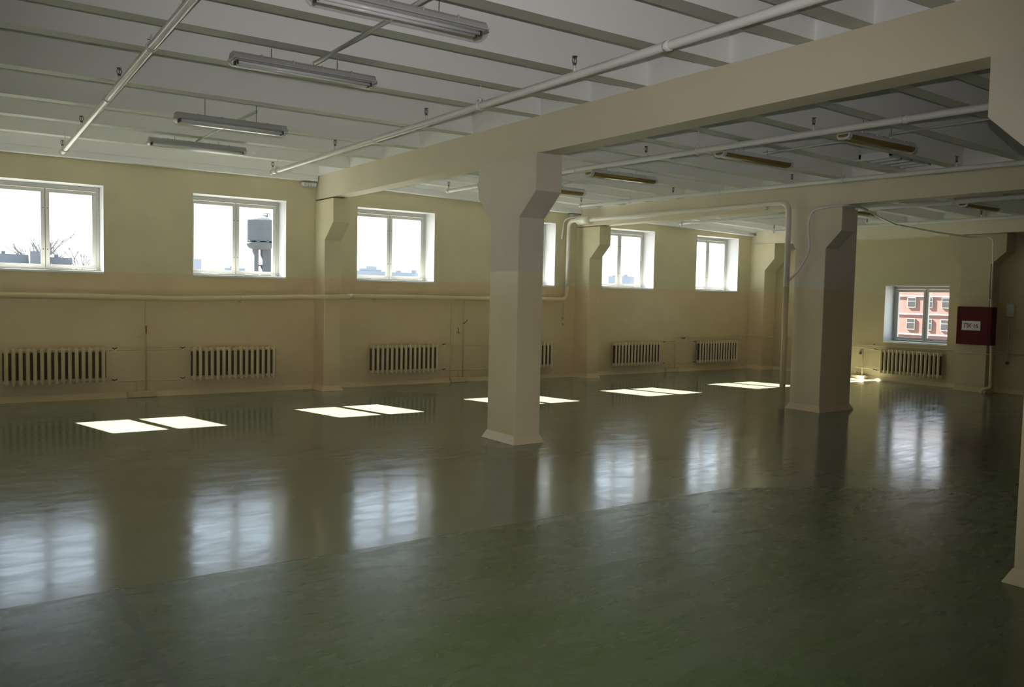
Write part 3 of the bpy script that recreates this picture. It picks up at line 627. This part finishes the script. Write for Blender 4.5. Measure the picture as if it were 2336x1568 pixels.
# hydrant feed
root = thing('hydrant_pipe', (5.7, -5.8, 2.1), 'thin white water pipe climbing the wide column and sagging across to the red cabinet', 'water pipe'); og = tuple(root.location)
m = MB(); XF = 5.755
pts = [(5.64, -5.77, 2.10), (5.69, -5.90, 2.25), (5.72, -6.05, 2.50), (XF, -6.06, 2.62), (XF, -6.02, 2.95), (XF, -6.03, 3.12), (XF, -6.12, 3.235), (XF, -6.50, 3.262), (5.79, -6.66, 3.262), (6.1, -6.68, 3.255), (6.75, -6.40, 3.27)]
m.tube(rounded(pts, .08, 4), .019, 10); m.build('column_run', M['wpipe'], root, og)
m = MB(); pts = [(6.75, -6.40, 3.27), (7.6, -6.05, 3.255), (8.7, -5.70, 3.21), (10.2, -5.66, 3.16), (11.35, -5.72, 3.13), (11.60, -5.80, 3.135), (11.62, -6.04, 3.13), (11.62, -6.06, 2.9), (11.62, -6.07, 1.9)]
m.tube(rounded(pts, .10, 4), .017, 10); m.build('sagging_run', M['cpipe'], root, og)
m = MB(); m.tube(rounded([(11.62, -6.07, 1.9), (11.62, -6.10, 1.50), (11.62, -6.10, 1.33), (11.62, -6.13, .8), (11.62, -6.14, .12), (11.60, -6.06, .10), (11.58, -6.00, .05), (11.58, -5.99, .0)], .06), .030, 12); m.build('drop_pipe', M['tpipe'], root, og)
m = MB(); m.tube([(11.62, -6.10, 1.34), (11.60, -6.02, 1.36)], .026, 10); m.tube([(11.66, -6.08, 1.87), (11.66, -5.93, 1.87)], .012, 8); m.build('branch_tee', M['cpipe'], root, og)
m = MB(); m.tube(rounded([(12.0, -5.375, .80), (11.655, -5.375, .79), (11.655, -6.01, .78), (11.66, -6.07, .785)], .05), .0125, 8); m.build('wrap_pipe', M['tpipe'], root, og)
m = MB(); m.tube([(11.66, -6.07, .785), (12.03, -6.25, .80), (12.04, -9.5, .84)], .0125, 8); m.build('wall_pipe', M['tpipe'], root, og)

# fire cabinet
root = thing('fire_hydrant_cabinet', (11.60, -5.81, .97), 'dark red fire hose cabinet on the end wall pilaster with a white number plate', 'fire cabinet'); og = tuple(root.location)
m = MB(); m.box(11.515, 11.698, -6.16, -5.46, .968, 1.733); m.build('cabinet_body', M['red'], root, og, bevel=.006)
m = MB(); m.box(11.500, 11.514, -6.150, -5.470, .978, 1.723); d_ = m.build('door', M['red'], root, og, bevel=.004)
m = MB(); 
for a in ((-6.10, -5.52, 1.655, 1.665), (-6.10, -5.52, 1.035, 1.045), (-6.10, -6.09, 1.035, 1.665), (-5.53, -5.52, 1.035, 1.665)): m.box(11.494, 11.5005, *a)
m.build('door_moulding', M['red'], d_, og)
m = MB(); m.box(11.494, 11.5005, -5.945, -5.578, 1.255, 1.445); pl_ = m.build('number_plate', M['plate'], d_, og)
cu = bpy.data.curves.new('lettering', 'FONT'); cu.body = 'ПК·16'; cu.size = .155; cu.extrude = .0008; cu.align_x = 'CENTER'; cu.align_y = 'CENTER'; cu.space_character = .95; cu.offset = .0035
to = bpy.data.objects.new('lettering', cu); C.objects.link(to); bpy.context.view_layer.update()
me = bpy.data.meshes.new_from_object(to.evaluated_get(bpy.context.evaluated_depsgraph_get())); bpy.data.objects.remove(to)
xs = [v.co.x for v in me.vertices]; k = .275/(max(xs)-min(xs)); cx_ = (max(xs)+min(xs))/2; zs_ = [v.co.y for v in me.vertices]; cz_ = (max(zs_)+min(zs_))/2; kz = .092/(max(zs_)-min(zs_))
for v in me.vertices:
    x, y_, z_ = v.co; v.co = Vector((11.4932-z_, -5.765-(x-cx_)*k, 1.350+(y_-cz_)*kz))-Vector(og)
me.materials.append(M['ink']); lo = bpy.data.objects.new('lettering', me); C.objects.link(lo); lo.parent = d_
# electrical box
root = thing('junction_box', (12.05, -6.04, 1.56), 'small cream electrical box on the end wall right of the red cabinet', 'electrical box'); og = tuple(root.location)
m = MB(); m.box(12.015, 12.079, -6.32, -6.18, 1.55, 1.80); m.build('box', M['cpipe'], root, og, bevel=.008)
m = MB(); m.tube([(12.06, -6.24, 1.80), (12.06, -6.24, 1.87)], .014, 8); m.tube([(12.06, -6.235, 1.56), (12.06, -6.235, .66)], .008, 6); m.tube([(12.06, -6.275, 1.56), (12.06, -6.275, .8)], .008, 6); m.build('cable', M['cpipe'], root, og)
m = MB(); m.box(12.04, 12.079, -6.26, -6.21, .58, .64); m.build('socket', M['dark'], root, og)
tag(MB().box(12.03, 12.079, -2.99, -2.95, .56, .62).build('wall_socket', M['dark'], None, (12.07, -2.97, .59), bevel=.004), 'tiny dark socket on the end wall above the sunlit riser', 'socket')

# corrugated deck offcuts at the pilaster heads
def deck(x, y, z, label, dark=False, n=5):
    root = thing('corrugated_offcut', (x, y, z), label, 'metal sheet', 'ribbed metal pieces at the pilaster heads')
    m = MB(); w_ = .05
    for k in range(n):
        m.prism([(k*w_, 0), (k*w_+.02, -.05), (k*w_+.035, -.05), (k*w_+.05, 0), (k*w_+.05, .008), (k*w_, .008)], 'y', -.13, -.002)
    m.build('ribbed_sheet', M['refl'], root)
    if dark: MB().box(-.03, n*w_+.02, -.14, -.002, .009, .022).build('dark_strip', M['black'], root)
deck(-.43, -.02, 3.655, 'small ribbed metal piece in the corner above the first pilaster')
deck(5.61, -.02, 3.535, 'small ribbed metal piece with a dark strip above the white riser sleeve', True, 4)
deck(11.37, -.02, 3.47, 'small ribbed metal piece at the ceiling by the corner pilaster')
# ceiling ventilation frame
root = thing('ventilation_grille', (5.0, -7.85, 3.66), 'white ventilation grille frame set between ceiling ribs behind the first beam', 'vent'); og = tuple(root.location)
m = MB(); gx0, gx1, gy0, gy1 = 4.42, 5.38, -8.20, -7.74
for a in ((gx0, gx1, gy0, gy0+.03), (gx0, gx1, gy1-.03, gy1), (gx0, gx0+.03, gy0, gy1), (gx1-.03, gx1, gy0, gy1)): m.box(*a, 3.655, 3.74)
for k in range(1, 4): xx = gx0+(gx1-gx0)*k/4; m.box(xx-.015, xx+.015, gy0, gy1, 3.655, 3.68)
m.build('grille_frame', M['white'], root, og)
m = MB(); m.box(gx0-.06, gx0+.02, gy0-.02, gy1+.02, 3.645, 3.665); m.build('hinge_rail', M['white'], root, og)
m = MB(); m.box(gx0+.02, gx1-.02, gy0+.02, gy1-.02, 3.735, 3.92); m.build('duct_box', M['conduit'], root, og)
# ------------------------------------------------------------------ outside
o = MB().quad([(-900, WT+.5, -9), (900, WT+.5, -9), (900, 1500, -9), (-900, 1500, -9)]).quad([(X1+WT+.3, -300, -9), (900, -300, -9), (900, WT+.5, -9), (X1+WT+.3, WT+.5, -9)]).build('ground', M['soil']); tag(o, None, None, None, 'structure')
# pink brick house across the yard (seen through the end-wall window)
root = thing('brick_house', (45, 10, -9), 'pink brick house with white stone bands across the yard', 'building'); og = tuple(root.location)
m = MB(); m.box(45, 57, -14, 23, -9, 7); m.build('brick_wall', M['brick'], root, og)
for z in (2.24, -.15+1.27, -.15, -2.6, 4.6): MB().box(44.93, 44.999, -14, 23, z-.03, z+.04).build('stone_band', M['band'], root, og)
for r_i, (zt, zb) in enumerate(((2.17, 1.53), (.85, .15), (4.2, 3.3), (-1.3, -2.1))):
    for yc in (14.87, 12.68, 10.5, 17.05, 19.2, 8.3, 13.66):
        wd = .27 if yc != 13.66 else .14
        f = MB(); f.box(44.93, 44.999, yc-wd, yc+wd, zb, zt); fo_ = f.build('house_window', M['wframe'], root, og)
        g = MB(); h_ = zt-zb; g.box(44.92, 44.93, yc-wd+.03, yc+wd-.03, zb+.05, zb+h_*.60); g.build('dark_pane', M['dglass'], fo_, og); MB().box(44.92, 44.93, yc-wd+.03, yc+wd-.03, zb+h_*.66, zt-.03).build('dark_pane', M['dglass'], fo_, og)
# water tower
root = thing('water_tower', (57.4, 180, -9), 'grey concrete water tower seen through the second window', 'tower'); og = tuple(root.location); tx = 57.4
m = MB(); m.lathe([(3.0, 12.9), (3.0, 17.7), (2.85, 17.8)], (tx, 180, 0), 8); m.sm = [False]*len(m.sm); m.build('tank', M['conc'], root, og)
m = MB(); m.lathe([(2.2, 17.8), (1.2, 18.5), (.5, 18.7)], (tx+.6, 180, 0), 10); m.build('tank_roof', M['band'], root, og)
m = MB(); m.lathe([(1.6, 11.0), (2.6, 11.3), (3.2, 12.1), (3.2, 12.5), (2.9, 12.6)], (tx, 180, 0), 12); m.build('gallery', M['conc'], root, og)
for a in range(8): an = a*math.pi/4+.3; MB().tube([(tx+2.6*math.cos(an), 180+2.6*math.sin(an), 12.5), (tx+2.6*math.cos(an), 180+2.6*math.sin(an), 13.0)], .45, 6).build('gallery_post', M['conc'], root, og)
for dx in (-1.15, .75, 1.75): mm = MB(); mm.box(tx+dx-.5, tx+dx+.5, 179.2, 180.8, -9, 11.4); mm.build('tower_leg', M['conc'], root, og)
m = MB(); m.box(tx-1.6, tx+2.2, 179.4, 180.6, 7.2, 7.5); m.build('cross_beam', M['conc'], root, og)
m = MB(); m.tube([(tx+1.6, 180, 18.3), (tx+1.6, 180, 19.5)], .12, 6); m.box(tx+.6, tx+2.2, 179.9, 180.1, 19.3, 19.45); m.box(tx+.5, tx+1.6, 179.7, 180.3, 18.6, 18.95); m.build('roof_equipment', M['conc'], root, og)
# low grey building with a higher block (first window)
def block(name, x0, x1, y, d, zt, m_, label, cat='building', extra=(), z0=-9, rows=True, lean=0.0):
    root = thing(name, ((x0+x1)/2, y+d/2, z0), label, cat); og = tuple(root.location)
    mb = MB(); mb.hexa([(x0, y, z0), (x1, y, z0), (x1, y+d, z0), (x0, y+d, z0)], [(x0, y, zt+lean), (x1, y, zt), (x1, y+d, zt), (x0, y+d, zt+lean)]); mb.build('building_wall', m_, root, og)
    if extra:
        e_ = MB()
        for a, b, h_ in extra: e_.box(a, b, y+.5, y+d*.6, zt-.1, zt+h_)
        e_.build('roof_block', m_, root, og)
    if False:
        g = MB(); w_ = x1-x0; n = max(3, int(w_/3.2)); nz = max(1, int((zt-z0)/3))
        for i in range(n):
            for j in range(nz): xx = x0+w_*(i+.5)/n; zz_ = zt-1.8-j*3; g.box(xx-.45, xx+.45, y-.04, y+.02, zz_-.6, zz_+.5) if zz_-.6 > z0 else None
        g.build('facade_windows', M['conc'], root, og)
    return root
block('workshop_building', -6.0, 2.99, 90, 8, 4.96, M['roof'], 'low grey workshop building behind the left pane of the first window', extra=((.55, .9, .35),), rows=False, lean=.12)
block('workshop_tower_block', 2.99, 4.55, 88, 6, 5.31, M['roof'], 'higher grey block at the right end of the low workshop building', rows=False)
block('storage_building', 4.95, 7.2, 90, 7, 4.80, M['roof'], 'small dark grey flat-roofed building behind the right pane of the first window', extra=((5.5, 5.9, .35),), rows=False)
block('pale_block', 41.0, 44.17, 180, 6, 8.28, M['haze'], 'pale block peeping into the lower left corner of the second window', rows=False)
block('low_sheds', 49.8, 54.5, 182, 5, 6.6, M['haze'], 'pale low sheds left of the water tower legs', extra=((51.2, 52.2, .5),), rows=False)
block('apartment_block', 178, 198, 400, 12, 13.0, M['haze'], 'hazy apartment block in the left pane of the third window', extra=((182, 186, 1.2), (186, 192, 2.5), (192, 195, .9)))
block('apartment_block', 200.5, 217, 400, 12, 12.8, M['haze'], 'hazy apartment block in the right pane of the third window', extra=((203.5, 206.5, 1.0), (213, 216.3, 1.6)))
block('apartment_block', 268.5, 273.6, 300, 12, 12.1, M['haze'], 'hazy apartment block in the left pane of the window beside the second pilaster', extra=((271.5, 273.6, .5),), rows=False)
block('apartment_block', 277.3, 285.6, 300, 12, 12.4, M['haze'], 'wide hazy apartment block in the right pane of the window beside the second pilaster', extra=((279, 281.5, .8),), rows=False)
def tree(x, y, zg, h, label, seed):
    random.seed(seed); mb = MB()
    def br(p, d, L_, r, lv):
        q = p + d*L_; mid = p + d*L_*.5 + Vector((random.uniform(-1, 1), random.uniform(-1, 1), 0))*L_*.06
        mb.tube([tuple(p), tuple(mid), tuple(q)], r, 5, rs=[r, r*.8, r*.6])
        if lv == 0: return
        for k in range(3 if lv > 1 else 2):
            nd = (d + Vector((random.uniform(-1, 1), random.uniform(-.6, .6), random.uniform(-.1, .5)))*.75).normalized(); br(p+d*L_*random.uniform(.55, 1), nd, L_*random.uniform(.55, .8), r*.66, lv-1)
    br(Vector((x, y, zg)), Vector((0, 0, 1)), h*.45, h*.018, 5)
    tag(mb.build('bare_tree', M['bark'], None, (x, y, zg)), label, 'tree')
tree(9.6, 86, -9, 13.4, 'bare tree at the right edge of the first window', 3)
tree(3.9*1.17+1, 118, -9, 18.2, 'bare treetop behind the higher grey workshop block', 5)
tree(78.6, 60, -9, 11.5, 'bare tree low in the right pane of the last window on the long wall', 12)
# brick corner of the same building, outside the last two windows
